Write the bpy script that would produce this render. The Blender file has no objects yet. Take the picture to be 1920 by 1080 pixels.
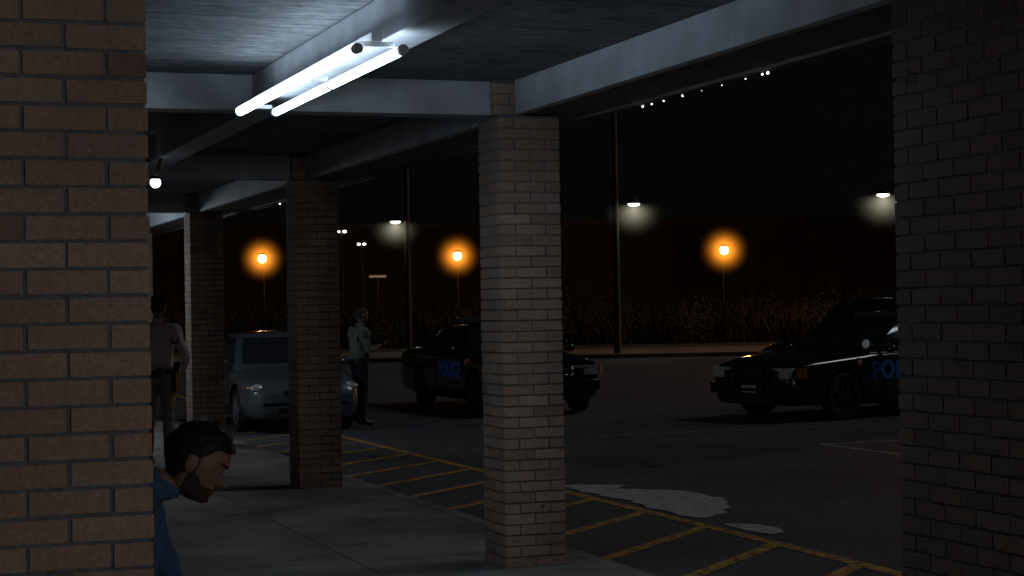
import bpy, math, random
from mathutils import Vector, Matrix, noise
random.seed(7)
R_=random.random
A=math.atan(1229/3400)
SA,CA=math.sin(A),math.cos(A)
CAMZ=1.65
GZ=-0.10
def W(xc,zc,z=0.0):
    # street frame (the road across the lot runs square to this frame)
    return Vector((zc*SA+xc*CA, zc*CA-xc*SA, z))

# ------------------------------------------------------------ materials
def new_mat(name):
    m=bpy.data.materials.new(name); m.use_nodes=True
    nt=m.node_tree; b=nt.nodes["Principled BSDF"]
    return m,nt,b
def N(nt,t,**kw):
    n=nt.nodes.new(t)
    for k,v in kw.items(): setattr(n,k,v)
    return n
def simple(name,col,rough=0.6,metal=0.0,var=0.15,scale=20,bump=0.0,coat=0.0,spec=None):
    m,nt,b=new_mat(name)
    tc=N(nt,'ShaderNodeTexCoord'); no=N(nt,'ShaderNodeTexNoise')
    no.inputs['Scale'].default_value=scale; no.inputs['Detail'].default_value=6
    nt.links.new(tc.outputs['Object'],no.inputs['Vector'])
    cr=N(nt,'ShaderNodeValToRGB')
    cr.color_ramp.elements[0].position=.3; cr.color_ramp.elements[1].position=.7
    cr.color_ramp.elements[0].color=[c*(1-var) for c in col]+[1]
    cr.color_ramp.elements[1].color=[min(1,c*(1+var)) for c in col]+[1]
    nt.links.new(no.outputs['Fac'],cr.inputs['Fac']); nt.links.new(cr.outputs['Color'],b.inputs['Base Color'])
    b.inputs['Roughness'].default_value=rough; b.inputs['Metallic'].default_value=metal
    b.inputs['Coat Weight'].default_value=coat; b.inputs['Coat Roughness'].default_value=.04
    if spec is not None: b.inputs['Specular IOR Level'].default_value=spec
    if bump>0:
        bp=N(nt,'ShaderNodeBump'); bp.inputs['Strength'].default_value=1; bp.inputs['Distance'].default_value=bump
        nt.links.new(no.outputs['Fac'],bp.inputs['Height']); nt.links.new(bp.outputs['Normal'],b.inputs['Normal'])
    return m
def emis(name,col,s):
    m,nt,b=new_mat(name)
    b.inputs['Base Color'].default_value=(.8,.8,.8,1)
    b.inputs['Emission Color'].default_value=(*col,1); b.inputs['Emission Strength'].default_value=s
    return m

def brick_mat(name,tint):
    m,nt,b=new_mat(name); L=nt.links.new
    at=N(nt,'ShaderNodeVertexColor'); at.layer_name='Col'
    tc=N(nt,'ShaderNodeTexCoord')
    n1=N(nt,'ShaderNodeTexNoise'); n1.inputs['Scale'].default_value=1.4; n1.inputs['Detail'].default_value=5
    n2=N(nt,'ShaderNodeTexNoise'); n2.inputs['Scale'].default_value=90; n2.inputs['Detail'].default_value=8
    n3=N(nt,'ShaderNodeTexNoise'); n3.inputs['Scale'].default_value=9; n3.inputs['Detail'].default_value=3
    for n in (n1,n2,n3): L(tc.outputs['Object'],n.inputs['Vector'])
    base=N(nt,'ShaderNodeMix',data_type='RGBA',blend_type='MULTIPLY'); base.inputs[0].default_value=1
    base.inputs[6].default_value=(*tint,1); L(at.outputs['Color'],base.inputs[7])
    r1=N(nt,'ShaderNodeMapRange'); r1.inputs['From Min'].default_value=.3; r1.inputs['From Max'].default_value=.7
    r1.inputs['To Min'].default_value=.72; r1.inputs['To Max'].default_value=1.12; L(n1.outputs['Fac'],r1.inputs['Value'])
    r2=N(nt,'ShaderNodeMapRange'); r2.inputs['From Min'].default_value=.3; r2.inputs['From Max'].default_value=.7
    r2.inputs['To Min'].default_value=.78; r2.inputs['To Max'].default_value=1.15; L(n2.outputs['Fac'],r2.inputs['Value'])
    r3=N(nt,'ShaderNodeMapRange'); r3.inputs['From Min'].default_value=.70; r3.inputs['From Max'].default_value=.76
    r3.inputs['To Min'].default_value=1; r3.inputs['To Max'].default_value=.35; L(n3.outputs['Fac'],r3.inputs['Value'])
    mu=N(nt,'ShaderNodeMath',operation='MULTIPLY'); L(r1.outputs[0],mu.inputs[0]); L(r2.outputs[0],mu.inputs[1])
    mu2=N(nt,'ShaderNodeMath',operation='MULTIPLY'); L(mu.outputs[0],mu2.inputs[0]); L(r3.outputs[0],mu2.inputs[1])
    vm=N(nt,'ShaderNodeVectorMath',operation='SCALE'); L(base.outputs[2],vm.inputs[0]); L(mu2.outputs[0],vm.inputs['Scale'])
    L(vm.outputs[0],b.inputs['Base Color']); b.inputs['Roughness'].default_value=.85
    bp=N(nt,'ShaderNodeBump'); bp.inputs['Distance'].default_value=.004; bp.inputs['Strength'].default_value=.8
    L(n2.outputs['Fac'],bp.inputs['Height']); L(bp.outputs['Normal'],b.inputs['Normal'])
    return m
M={}
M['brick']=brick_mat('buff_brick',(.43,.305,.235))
M['brickd']=brick_mat('shaded_brick',(.23,.16,.125))  # same brick, darkened to put the pier's shade into the colour
M['mortar']=simple('mortar',(.16,.165,.19),.95,var=.25,scale=60,bump=.003)

def concrete_walk():
    m,nt,b=new_mat('walk_concrete'); L=nt.links.new
    tc=N(nt,'ShaderNodeTexCoord')
    br=N(nt,'ShaderNodeTexBrick'); br.offset=0; br.inputs['Scale'].default_value=1
    br.inputs['Brick Width'].default_value=1.52; br.inputs['Row Height'].default_value=2.3
    br.inputs['Mortar Size'].default_value=.008; br.inputs['Mortar Smooth'].default_value=.2
    br.inputs['Color1'].default_value=(.30,.29,.28,1); br.inputs['Color2'].default_value=(.25,.245,.24,1); br.inputs['Mortar'].default_value=(.06,.06,.06,1)
    L(tc.outputs['Object'],br.inputs['Vector'])
    n1=N(nt,'ShaderNodeTexNoise'); n1.inputs['Scale'].default_value=.9; n1.inputs['Detail'].default_value=8; n1.inputs['Roughness'].default_value=.65
    n2=N(nt,'ShaderNodeTexNoise'); n2.inputs['Scale'].default_value=45; n2.inputs['Detail'].default_value=6
    L(tc.outputs['Object'],n1.inputs['Vector']); L(tc.outputs['Object'],n2.inputs['Vector'])
    r=N(nt,'ShaderNodeMapRange'); r.inputs['From Min'].default_value=.35; r.inputs['From Max'].default_value=.65; r.inputs['To Min'].default_value=.38; r.inputs['To Max'].default_value=1.1
    L(n1.outputs['Fac'],r.inputs['Value'])
    r2=N(nt,'ShaderNodeMapRange'); r2.inputs['From Min'].default_value=.3; r2.inputs['From Max'].default_value=.7; r2.inputs['To Min'].default_value=.8; r2.inputs['To Max'].default_value=1.15
    L(n2.outputs['Fac'],r2.inputs['Value'])
    mu=N(nt,'ShaderNodeMath',operation='MULTIPLY'); L(r.outputs[0],mu.inputs[0]); L(r2.outputs[0],mu.inputs[1])
    vm=N(nt,'ShaderNodeVectorMath',operation='SCALE'); L(br.outputs['Color'],vm.inputs[0]); L(mu.outputs[0],vm.inputs['Scale'])
    L(vm.outputs[0],b.inputs['Base Color']); b.inputs['Roughness'].default_value=.75
    bp=N(nt,'ShaderNodeBump'); bp.inputs['Distance'].default_value=.003
    L(n2.outputs['Fac'],bp.inputs['Height']); L(bp.outputs['Normal'],b.inputs['Normal'])
    return m
M['walk']=concrete_walk()

def asphalt():
    m,nt,b=new_mat('asphalt'); L=nt.links.new
    tc=N(nt,'ShaderNodeTexCoord')
    n1=N(nt,'ShaderNodeTexNoise'); n1.inputs['Scale'].default_value=.35; n1.inputs['Detail'].default_value=9; n1.inputs['Roughness'].default_value=.6
    n2=N(nt,'ShaderNodeTexNoise'); n2.inputs['Scale'].default_value=35; n2.inputs['Detail'].default_value=8; n2.inputs['Roughness'].default_value=.75
    v=N(nt,'ShaderNodeTexVoronoi',feature='DISTANCE_TO_EDGE'); v.inputs['Scale'].default_value=.45
    wn=N(nt,'ShaderNodeTexNoise'); wn.inputs['Scale'].default_value=1.5; wn.inputs['Detail'].default_value=6
    ad=N(nt,'ShaderNodeVectorMath',operation='ADD')
    L(tc.outputs['Object'],ad.inputs[0]); L(tc.outputs['Object'],wn.inputs['Vector']); L(wn.outputs['Color'],ad.inputs[1]); L(ad.outputs[0],v.inputs['Vector'])
    L(tc.outputs['Object'],n1.inputs['Vector']); L(tc.outputs['Object'],n2.inputs['Vector'])
    cr=N(nt,'ShaderNodeValToRGB'); e=cr.color_ramp.elements
    e[0].position=.3; e[0].color=(.042,.044,.050,1); e[1].position=.72; e[1].color=(.10,.102,.112,1)
    L(n1.outputs['Fac'],cr.inputs['Fac'])
    r2=N(nt,'ShaderNodeMapRange'); r2.inputs['From Min'].default_value=.35; r2.inputs['From Max'].default_value=.65; r2.inputs['To Min'].default_value=.4; r2.inputs['To Max'].default_value=1.8
    L(n2.outputs['Fac'],r2.inputs['Value'])
    r3=N(nt,'ShaderNodeMapRange'); r3.inputs['From Min'].default_value=0; r3.inputs['From Max'].default_value=.012; r3.inputs['To Min'].default_value=.45; r3.inputs['To Max'].default_value=1
    L(v.outputs['Distance'],r3.inputs['Value'])
    mu=N(nt,'ShaderNodeMath',operation='MULTIPLY'); L(r2.outputs[0],mu.inputs[0]); L(r3.outputs[0],mu.inputs[1])
    vm=N(nt,'ShaderNodeVectorMath',operation='SCALE'); L(cr.outputs['Color'],vm.inputs[0]); L(mu.outputs[0],vm.inputs['Scale'])
    L(vm.outputs[0],b.inputs['Base Color']); b.inputs['Roughness'].default_value=.75
    bp=N(nt,'ShaderNodeBump'); bp.inputs['Distance'].default_value=.006
    L(n2.outputs['Fac'],bp.inputs['Height']); L(bp.outputs['Normal'],b.inputs['Normal'])
    return m
M['asphalt']=asphalt()

def paint_line(name,col,under=(.05,.05,.052),p0=.40,p1=.54):
    m,nt,b=new_mat(name); L=nt.links.new
    tc=N(nt,'ShaderNodeTexCoord')
    n1=N(nt,'ShaderNodeTexNoise'); n1.inputs['Scale'].default_value=14; n1.inputs['Detail'].default_value=10; n1.inputs['Roughness'].default_value=.75
    L(tc.outputs['Object'],n1.inputs['Vector'])
    cr=N(nt,'ShaderNodeValToRGB'); e=cr.color_ramp.elements
    e[0].position=p0; e[0].color=(*under,1); e[1].position=p1; e[1].color=(*col,1)
    L(n1.outputs['Fac'],cr.inputs['Fac']); L(cr.outputs['Color'],b.inputs['Base Color']); b.inputs['Roughness'].default_value=.7
    return m
M['yellow']=paint_line('worn_yellow_paint',(.66,.38,.08),(.08,.07,.05),.42,.56)
M['whiteline']=paint_line('worn_white_paint',(.5,.46,.42))

def ceiling_mat():
    m,nt,b=new_mat('fibre_ceiling'); L=nt.links.new
    tc=N(nt,'ShaderNodeTexCoord')
    mp=N(nt,'ShaderNodeMapping'); mp.inputs['Scale'].default_value=(1,3.0,1); L(tc.outputs['Object'],mp.inputs['Vector'])
    n2=N(nt,'ShaderNodeTexNoise'); n2.inputs['Scale'].default_value=7; n2.inputs['Detail'].default_value=10; n2.inputs['Roughness'].default_value=.8
    L(mp.outputs[0],n2.inputs['Vector'])
    n1=N(nt,'ShaderNodeTexNoise'); n1.inputs['Scale'].default_value=.8; n1.inputs['Detail'].default_value=5; L(tc.outputs['Object'],n1.inputs['Vector'])
    br=N(nt,'ShaderNodeTexBrick'); br.offset=0; br.inputs['Scale'].default_value=1
    br.inputs['Brick Width'].default_value=40; br.inputs['Row Height'].default_value=.81
    br.inputs['Mortar Size'].default_value=.010; br.inputs['Mortar Smooth'].default_value=.3
    br.inputs['Color1'].default_value=(.22,.23,.25,1); br.inputs['Color2'].default_value=(.18,.19,.21,1); br.inputs['Mortar'].default_value=(.05,.05,.06,1)
    mo=N(nt,'ShaderNodeMapping'); mo.inputs['Location'].default_value=(20,.2,0); L(tc.outputs['Object'],mo.inputs['Vector']); L(mo.outputs[0],br.inputs['Vector'])
    r=N(nt,'ShaderNodeMapRange'); r.inputs['From Min'].default_value=.38; r.inputs['From Max'].default_value=.62; r.inputs['To Min'].default_value=.4; r.inputs['To Max'].default_value=1.3
    L(n2.outputs['Fac'],r.inputs['Value'])
    r1=N(nt,'ShaderNodeMapRange'); r1.inputs['From Min'].default_value=.35; r1.inputs['From Max'].default_value=.65; r1.inputs['To Min'].default_value=.6; r1.inputs['To Max'].default_value=1.1
    L(n1.outputs['Fac'],r1.inputs['Value'])
    mu=N(nt,'ShaderNodeMath',operation='MULTIPLY'); L(r.outputs[0],mu.inputs[0]); L(r1.outputs[0],mu.inputs[1])
    vm=N(nt,'ShaderNodeVectorMath',operation='SCALE'); L(br.outputs['Color'],vm.inputs[0]); L(mu.outputs[0],vm.inputs['Scale'])
    L(vm.outputs[0],b.inputs['Base Color']); b.inputs['Roughness'].default_value=.9
    bp=N(nt,'ShaderNodeBump'); bp.inputs['Distance'].default_value=.01
    L(n2.outputs['Fac'],bp.inputs['Height']); L(bp.outputs['Normal'],b.inputs['Normal'])
    return m
M['ceil']=ceiling_mat()
M['beam']=simple('painted_beam',(.46,.48,.52),.6,var=.2,scale=4,bump=.002)
M['fascia']=simple('weathered_fascia',(.16,.13,.105),.8,var=.3,scale=6,bump=.002)
M['metalw']=simple('white_enamel',(.5,.52,.55),.4,var=.05)
M['tube']=emis('fluorescent_tube',(.68,.86,1.0),10.5)
M['galv']=simple('pole_wood',(.07,.06,.05),.8,var=.3,scale=8,bump=.004)
M['polem']=simple('pole_metal',(.04,.04,.04),.6,metal=.2)
M['black']=simple('black_plastic',(.015,.015,.016),.5,var=.2)
M['tyre']=simple('tyre_rubber',(.018,.018,.018),.85,var=.2,scale=40)
M['alloy']=simple('alloy_rim',(.55,.56,.58),.3,metal=.8,var=.08)
M['rimdark']=simple('steel_rim',(.08,.08,.085),.45,metal=.6,var=.1)
M['chrome']=simple('chrome',(.7,.7,.72),.12,metal=1,var=.03)
M['silverpaint']=simple('silver_paint',(.17,.195,.23),.32,metal=.45,var=.06,coat=1)
M['blackpaint']=simple('black_paint',(.012,.012,.015),.25,var=.2,coat=1)
M['glass']=simple('car_glass',(.03,.032,.038),.14,var=.8,scale=30,bump=.0015,spec=.8)
M['lens']=simple('headlight_lens',(.80,.82,.85),.15,metal=.2,var=.45,scale=22,coat=1)
M['amber']=simple('amber_lens',(.6,.18,.03),.2,var=.2,coat=1)
M['redlens']=simple('red_lens',(.25,.02,.02),.2,coat=1)
M['clearlens']=simple('clear_lens',(.12,.12,.13),.2,coat=1)
M['plate']=simple('licence_plate',(.6,.6,.6),.5)
M['eye']=simple('eye_white',(.30,.26,.23),.3)
M['bluetext']=simple('blue_lettering',(.05,.24,.80),.4,var=.05)
M['badge']=simple('badge_red',(.50,.10,.05),.4)
M['skin']=simple('skin',(.30,.175,.125),.55,var=.12,scale=30)
M['hair']=simple('dark_hair',(.012,.009,.008),.6,var=.4,scale=90,bump=.003)
M['stubble']=simple('stubble',(.065,.042,.034),.7,var=.45,scale=220)
M['hairgrey']=simple('cropped_hair',(.05,.04,.035),.7,var=.3,scale=90)
M['blueshirt']=simple('blue_shirt',(.06,.13,.26),.9,var=.2,scale=18,bump=.006)
M['pinkshirt']=simple('pale_shirt',(.50,.40,.41),.9,var=.12,scale=10,bump=.008)
M['khaki']=simple('khaki_trousers',(.20,.17,.135),.9,var=.15,scale=10,bump=.008)
M['sage']=simple('sage_shirt',(.17,.19,.165),.9,var=.15,scale=10,bump=.008)
M['darktr']=simple('dark_trousers',(.02,.022,.03),.9,var=.2,scale=10,bump=.005)
M['leather']=simple('black_leather',(.015,.014,.013),.35,var=.2)
M['brush']=simple('dry_brush',(.05,.034,.019),.9,var=.5,scale=.6)
M['leaf']=simple('dark_foliage',(.035,.033,.016),.9,var=.5,scale=.8)
M['verge']=simple('verge_grass',(.05,.042,.025),.95,var=.4,scale=1.5)
M['footway']=simple('footway_concrete',(.22,.15,.10),.9,var=.35,scale=.9)
M['wall']=simple('rendered_wall',(.30,.28,.25),.9,var=.15,scale=2,bump=.003)
M['warewall']=simple('warehouse_wall',(.040,.032,.024),.9,var=.35,scale=.25)
M['waredoor']=simple('warehouse_door',(.048,.040,.032),.9,var=.15,scale=.5)
M['wood']=simple('bench_slats',(.12,.07,.04),.7,var=.3,scale=12)
M['patch']=paint_line('pale_patch',(.58,.58,.60),(.30,.30,.31))

# ------------------------------------------------------------ mesh builder
class MB:
    def __init__(s): s.v=[];s.f=[];s.m=[];s.mats=[]
    def mi(s,mat):
        if mat not in s.mats: s.mats.append(mat)
        return s.mats.index(mat)
    def add(s,vs,fs,mat):
        o=len(s.v); s.v+= [tuple(v) for v in vs]; k=s.mi(mat)
        for f in fs: s.f.append([i+o for i in f]); s.m.append(k)
    def box(s,x0,x1,y0,y1,z0,z1,mat,T=None):
        vs=[Vector((x,y,z)) for z in (z0,z1) for y in (y0,y1) for x in (x0,x1)]
        if T: vs=[T@v for v in vs]
        s.add(vs,[(0,2,3,1),(4,5,7,6),(0,1,5,4),(2,6,7,3),(0,4,6,2),(1,3,7,5)],mat)
    def cyl(s,p0,p1,r0,r1,mat,n=16,caps=True):
        p0=Vector(p0);p1=Vector(p1);d=(p1-p0).normalized()
        a=d.orthogonal().normalized(); b=d.cross(a)
        vs=[]
        for p,r in ((p0,r0),(p1,r1)):
            for i in range(n):
                t=2*math.pi*i/n; vs.append(p+r*(math.cos(t)*a+math.sin(t)*b))
        fs=[(i,(i+1)%n,n+(i+1)%n,n+i) for i in range(n)]
        if caps: fs+= [tuple(range(n))[::-1],tuple(range(n,2*n))]
        s.add(vs,fs,mat)
    def sph(s,c,r,mat,n=16,m=10,T=None):
        if not hasattr(r,'__len__'): r=(r,r,r)
        vs=[];fs=[]
        for j in range(m+1):
            ph=math.pi*j/m
            for i in range(n):
                t=2*math.pi*i/n
                v=Vector((r[0]*math.sin(ph)*math.cos(t),r[1]*math.sin(ph)*math.sin(t),r[2]*math.cos(ph)))
                if T: v=T@v
                vs.append(v+Vector(c))
        for j in range(m):
            for i in range(n): fs.append((j*n+i,(j+1)*n+i,(j+1)*n+(i+1)%n,j*n+(i+1)%n))
        s.add(vs,fs,mat)
    def obj(s,name,parent=None,smooth=True,bevel=0):
        me=bpy.data.meshes.new(name); me.from_pydata(s.v,[],s.f); 
        for m in s.mats: me.materials.append(m)
        me.polygons.foreach_set('material_index',s.m)
        if smooth:
            me.polygons.foreach_set('use_smooth',[True]*len(me.polygons))
            me.set_sharp_from_angle(angle=math.radians(38))
        me.validate(); me.update()
        o=bpy.data.objects.new(name,me); bpy.context.scene.collection.objects.link(o)
        if parent: o.parent=parent
        if bevel>0:
            b=o.modifiers.new('b','BEVEL'); b.width=bevel; b.segments=2; b.limit_method='ANGLE'
        return o
def empty(name,loc=(0,0,0),rz=0):
    e=bpy.data.objects.new(name,None); e.location=loc; e.rotation_euler=(0,0,rz)
    bpy.context.scene.collection.objects.link(e); return e

# ------------------------------------------------------------ brickwork
U=.203; CP=.0677
def brick_block(name,x0,y0,nx,ny,z0,z1,parent=None,mat='brick'):
    vs=[];fs=[];ms=[];col=[]
    def bx(a0,a1,b0,b1,c0,c1,mi,c):
        o=len(vs)
        for z in (c0,c1):
            for y in (b0,b1):
                for x in (a0,a1): vs.append((x,y,z)); col.append(c)
        for f in [(0,2,3,1),(4,5,7,6),(0,1,5,4),(2,6,7,3),(0,4,6,2),(1,3,7,5)]:
            fs.append([i+o for i in f]); ms.append(mi)
    x1=x0+nx*U; y1=y0+ny*U; g=.0052; d=.096
    bx(x0+.006,x1-.006,y0+.006,y1-.006,z0,z1,1,(1,1,1,1))
    k=0
    while z0+k*CP<z1-.02:
        za=z0+k*CP+g; zb=min(z0+(k+1)*CP-g,z1)
        def br(a0,a1,b0,b1):
            j=[random.uniform(-.002,.002) for _ in range(6)]
            t=random.gauss(1,.065)
            if R_()<.04: t*=.8
            w=random.uniform(-.04,.04)
            c=(t*(1+w),t,t*(1-w),1)
            bx(a0+j[0],a1+j[1],b0+j[2],b1+j[3],za+j[4]*.8,zb+j[5]*.8,0,c)
        e=(k%2==0)
        n=nx if e else nx-1; s=x0 if e else x0+U/2
        for i in range(n):
            a=s+i*U+(0 if (e and i==0) else g); c=s+(i+1)*U-(0 if (e and i==n-1) else g)
            br(a,c,y0,y0+d); br(a,c,y1-d,y1)
        n=ny-1 if e else ny; s=y0+U/2 if e else y0
        for i in range(n):
            a=s+i*U+(0 if (not e and i==0) else g); c=s+(i+1)*U-(0 if (not e and i==n-1) else g)
            br(x0,x0+d,a,c); br(x1-d,x1,a,c)
        k+=1
    me=bpy.data.meshes.new(name); me.from_pydata(vs,[],fs)
    me.materials.append(M[mat]); me.materials.append(M['mortar'])
    me.polygons.foreach_set('material_index',ms)
    ca=me.color_attributes.new('Col','FLOAT_COLOR','POINT')
    ca.data.foreach_set('color',[c for q in col for c in q])
    me.update()
    o=bpy.data.objects.new(name,me); bpy.context.scene.collection.objects.link(o)
    if parent: o.parent=parent
    return o
PX=3.82; P0=10.76; SP=5.65
for k in range(0,7):
    y=P0+k*SP
    c=brick_block('brick_column',PX,y,2,2,0,2.855)
    brick_block('column_neck',3.80,y+.02,1,1,2.858,3.079,c)
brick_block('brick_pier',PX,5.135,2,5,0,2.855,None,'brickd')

# ------------------------------------------------------------ building + canopy
bld=empty('brick_building')
brick_block('arcade_pier',.69-4*U,4.57,4,2,0,3.078,bld)
mb=MB()
mb.box(-1.9,-1.6,-6,50,0,.6,M['wall']); mb.box(-1.9,-1.6,-6,50,2.3,3.9,M['wall'])
for i in range(19):
    y=-6+i*3; mb.box(-1.9,-1.598,y,y+.5,.6,2.3,M['wall'])
    mb.box(-1.75,-1.72,y+.5,y+3,.6,2.3,M['glass'])
    mb.box(-1.78,-1.66,y+1.7,y+1.76,.6,2.3,M['rimdark'])
mb.box(-12,-1.9,-6,50,0,3.9,M['wall'])
mb.obj('storefront_wall',bld,False)

can=empty('walkway_canopy')
mb=MB(); mb.box(-1.598,4.0,-5,50,3.08,3.2,M['ceil']); mb.obj('ceiling_deck',can,False)
mb=MB(); mb.box(-12,4.6,-5.1,50.1,3.203,3.45,M['fascia']); mb.obj('roof',can,False)
mb=MB()
for k in range(-2,8):
    y=P0+.08+k*SP
    x1=3.797 if k>-1 else 3.9
    mb.box(-1.597,x1,y,y+.2,2.862,3.078,M['beam'])
    mb.box(2.27,2.47,y+.202,y+SP-.002,2.872,3.078,M['beam'])
    y0=P0+k*SP+.30; y1=P0+(k+1)*SP-.0
    mb.box(3.93,3.998,y0,y1,2.862,3.078,M['beam'])
mb.obj('beams',can,True,.004)
mb=MB(); mb.box(4.0+.006,4.42,-5,50,2.868,3.2,M['fascia'])
mb.box(4.422,4.45,-5,50,2.85,3.45,M['fascia'])
mb.obj('fascia_board',can,False)
sl=MB(); bulb=emis('bulb_white',(.85,.93,1),2.5); 
for y,s in ((9.96,.009),(9.83,.007),(9.66,.007),(9.40,.008),(9.15,.004),(8.62,.005),(8.43,.008),(8.37,.010),(12.9,.007),(19.9,.012),(8.9,.004)):
    sl.sph((4.455,y,2.836),s*.8,bulb,8,6)
for i in range(60):
    y=6+i*.3; sl.cyl((4.455,y,2.842+.006*math.sin(i)),(4.455,y+.3,2.842+.006*math.sin(i+1)),.0025,.0025,M['black'],6,False)
sl.obj('string_lights')

# ------------------------------------------------------------ fluorescent fixtures
def fixture(y0,x0=2.055,Ln=2.66):
    e=empty('fluorescent_light_fixture')
    y1=y0+Ln
    b=MB()
    b.box(x0+.090,x0+.140,y0+.10,y1-.02,2.828,2.868,M['metalw'])
    b.box(x0+.10,x0+.30,y0+.5,y0+.54,2.8685,2.8715,M['metalw']); b.box(x0+.10,x0+.30,y1-.54,y1-.5,2.8685,2.8715,M['metalw'])
    for yy in (y0+.10,(y0+y1)/2-.02,y1-.04):
        b.box(x0+.03,x0+.20,yy+.01,yy+.03,2.805,2.827,M['metalw'])
    for yy in (y0+.035,(y0+y1)/2-.02,y1-.05):
        for xx in (x0+.010,x0+.218): b.cyl((xx,yy,2.785),(xx,yy+.035,2.785),.0245,.0245,M['metalw'],16)
    b.obj('housing',e,True,.002)
    t=MB()
    for xx,rr in ((x0+.010,.026),(x0+.218,.022)):
        for (a,c) in ((y0+.07,(y0+y1)/2-.022),((y0+y1)/2+.017,y1-.052)):
            t.cyl((xx,a,2.785),(xx,c,2.785),rr,rr,M['tube'],14)
    t.obj('tubes',e)
    return e

def plight(name,parent,loc,power,col,rad=.2,typ='POINT',aim=None,ang=140):
    l=bpy.data.lights.new(name,typ); l.energy=power; l.color=col
    l.shadow_soft_size=rad
    if typ=='SPOT': l.spot_size=math.radians(ang); l.spot_blend=.8
    o=bpy.data.objects.new(name,l); bpy.context.scene.collection.objects.link(o); o.location=loc
    if aim is not None: o.rotation_euler=(Vector(aim)-Vector(loc)).to_track_quat('-Z','Y').to_euler()
    if parent: o.parent=parent
    return o
fixture(7.60)
f=fixture(-4.4,3.0)  # added unseen fixture behind the camera, a body for the fill light
plight('fixture_fill',f,(3.11,-3.0,2.70),165,(1,.93,.90),.35)  # fill light added to brighten the pier and column fronts
f=fixture(22.75)
plight('fixture_fill',f,(2.17,24.1,2.70),45,(.80,.91,1),.2)
# small bare lamp hanging under the next bay
e=empty('walkway_lamp')
b=MB(); b.cyl((2.28,14.45,2.87),(2.24,14.45,2.72),.012,.012,M['polem']); b.cyl((2.235,14.45,2.73),(2.235,14.45,2.70),.03,.055,M['polem'],20,False)
b.obj('hood',e); b=MB(); b.sph((2.235,14.44,2.675),.042,emis('lamp_glass',(.8,.9,1),7)); b.obj('globe',e)

# ------------------------------------------------------------ ground
mb=MB(); mb.box(-400,400,-300,500,GZ-.5,GZ,M['asphalt']); mb.obj('ground',None,False)
mb=MB(); mb.box(-12,4.42,-12,50,-.3,0,M['walk']); mb.box(4.423,4.56,-12,50,-.3,-.001,M['walk']); mb.obj('walkway',None,True,.008)
mk=MB(); z=GZ+.004
def quad(pts,mat,zz=z): mk.add([(p[0],p[1],zz) for p in pts],[tuple(range(len(pts)))],mat)
quad([(6.17,2),(6.29,2),(6.29,44),(6.17,44)],M['yellow'])
y=4.4
while y<26:
    quad([(4.66,y),(4.66,y+.16),(6.165,y+1.56),(6.165,y+1.40)],M['yellow']); y+=1.15
quad([(11.0,12.0),(11.1,12.0),(11.1,19.6),(11.0,19.6)],M['whiteline'])
quad([(11.104,19.5),(18,19.5),(18,19.6),(11.104,19.6)],M['whiteline'])
for i in range(3):
    quad([(11.104,19.5-2.7*(i+1)),(16,19.5-2.7*(i+1)),(16,19.6-2.7*(i+1)),(11.104,19.6-2.7*(i+1))],M['whiteline'])
quad([(9.0,22.3),(13.5,22.3),(13.5,22.4),(9.0,22.4)],M['yellow'])
mk.obj('parking_lines',None,False)
def blob(name,pts,zz,mat,sub=6,amp=.06):
    out=[]
    n=len(pts)
    for i in range(n):
        p0,p1,p2,p3=[Vector((*pts[(i+j-1)%n],0)) for j in range(4)]
        for s in range(sub):
            t=s/sub
            q=.5*((2*p1)+(-p0+p2)*t+(2*p0-5*p1+4*p2-p3)*t*t+(-p0+3*p1-3*p2+p3)*t**3)
            o=noise.noise(q*4)*amp+noise.noise(q*11)*amp*.6
            out.append((q.x+o,q.y-o,zz))
    m=MB(); m.add(out,[tuple(range(len(out)))],mat); return m.obj(name,None,False)
blob('pavement_patch',[(6.46,16.4),(6.92,16.1),(6.78,15.85),(7.22,15.3),(7.2,14.6),(7.0,14.0),(6.62,13.5),(6.40,13.4),(6.37,14.1),(6.42,14.7),(6.40,15.28),(6.36,15.9)],GZ+.007,M['patch'],9)
blob('pavement_patch',[(6.40,12.85),(6.62,12.75),(6.66,12.45),(6.5,12.15),(6.38,12.35)],GZ+.007,M['patch'],9,.03)
mb=MB(); mb.cyl((8.9,24.2,GZ),(8.9,24.2,GZ+.012),.3,.3,M['rimdark'],24); mb.obj('manhole_cover')

# ------------------------------------------------------------ cars
def cr(p0,p1,p2,p3,t): return .5*((2*p1)+(-p0+p2)*t+(2*p0-5*p1+4*p2-p3)*t*t+(-p0+3*p1-3*p2+p3)*t**3)
def densify(rows,sub):
    out=[];n=len(rows)
    for i in range(n-1):
        a=rows[max(i-1,0)];b=rows[i];c=rows[i+1];d=rows[min(i+2,n-1)]
        for s in range(sub):
            t=s/sub; out.append([cr(a[k],b[k],c[k],d[k],t) for k in range(len(b))])
    out.append(list(rows[-1])); return out
SED=dict(st=[(-2.22,.42,.80,.84,.62),(-2.15,.28,.90,.97,.78),(-1.8,.20,.94,1.0,.84),(-1.0,.18,.93,.98,.86),(0,.18,.91,.95,.865),(.8,.18,.90,.96,.86),(1.1,.19,.87,.955,.855),(1.6,.20,.79,.87,.845),(1.95,.20,.71,.77,.81),(2.12,.22,.62,.68,.74),(2.20,.30,.52,.57,.62)],
 cab=dict(xf0=1.28,xf1=.42,xr0=-1.8,xr1=-.95,belt=.92,roof=1.42,w0=.80,w1=.59),wb=(1.34,-1.28),wr=.315,tw=.80,W=.865,L=4.42)
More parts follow.
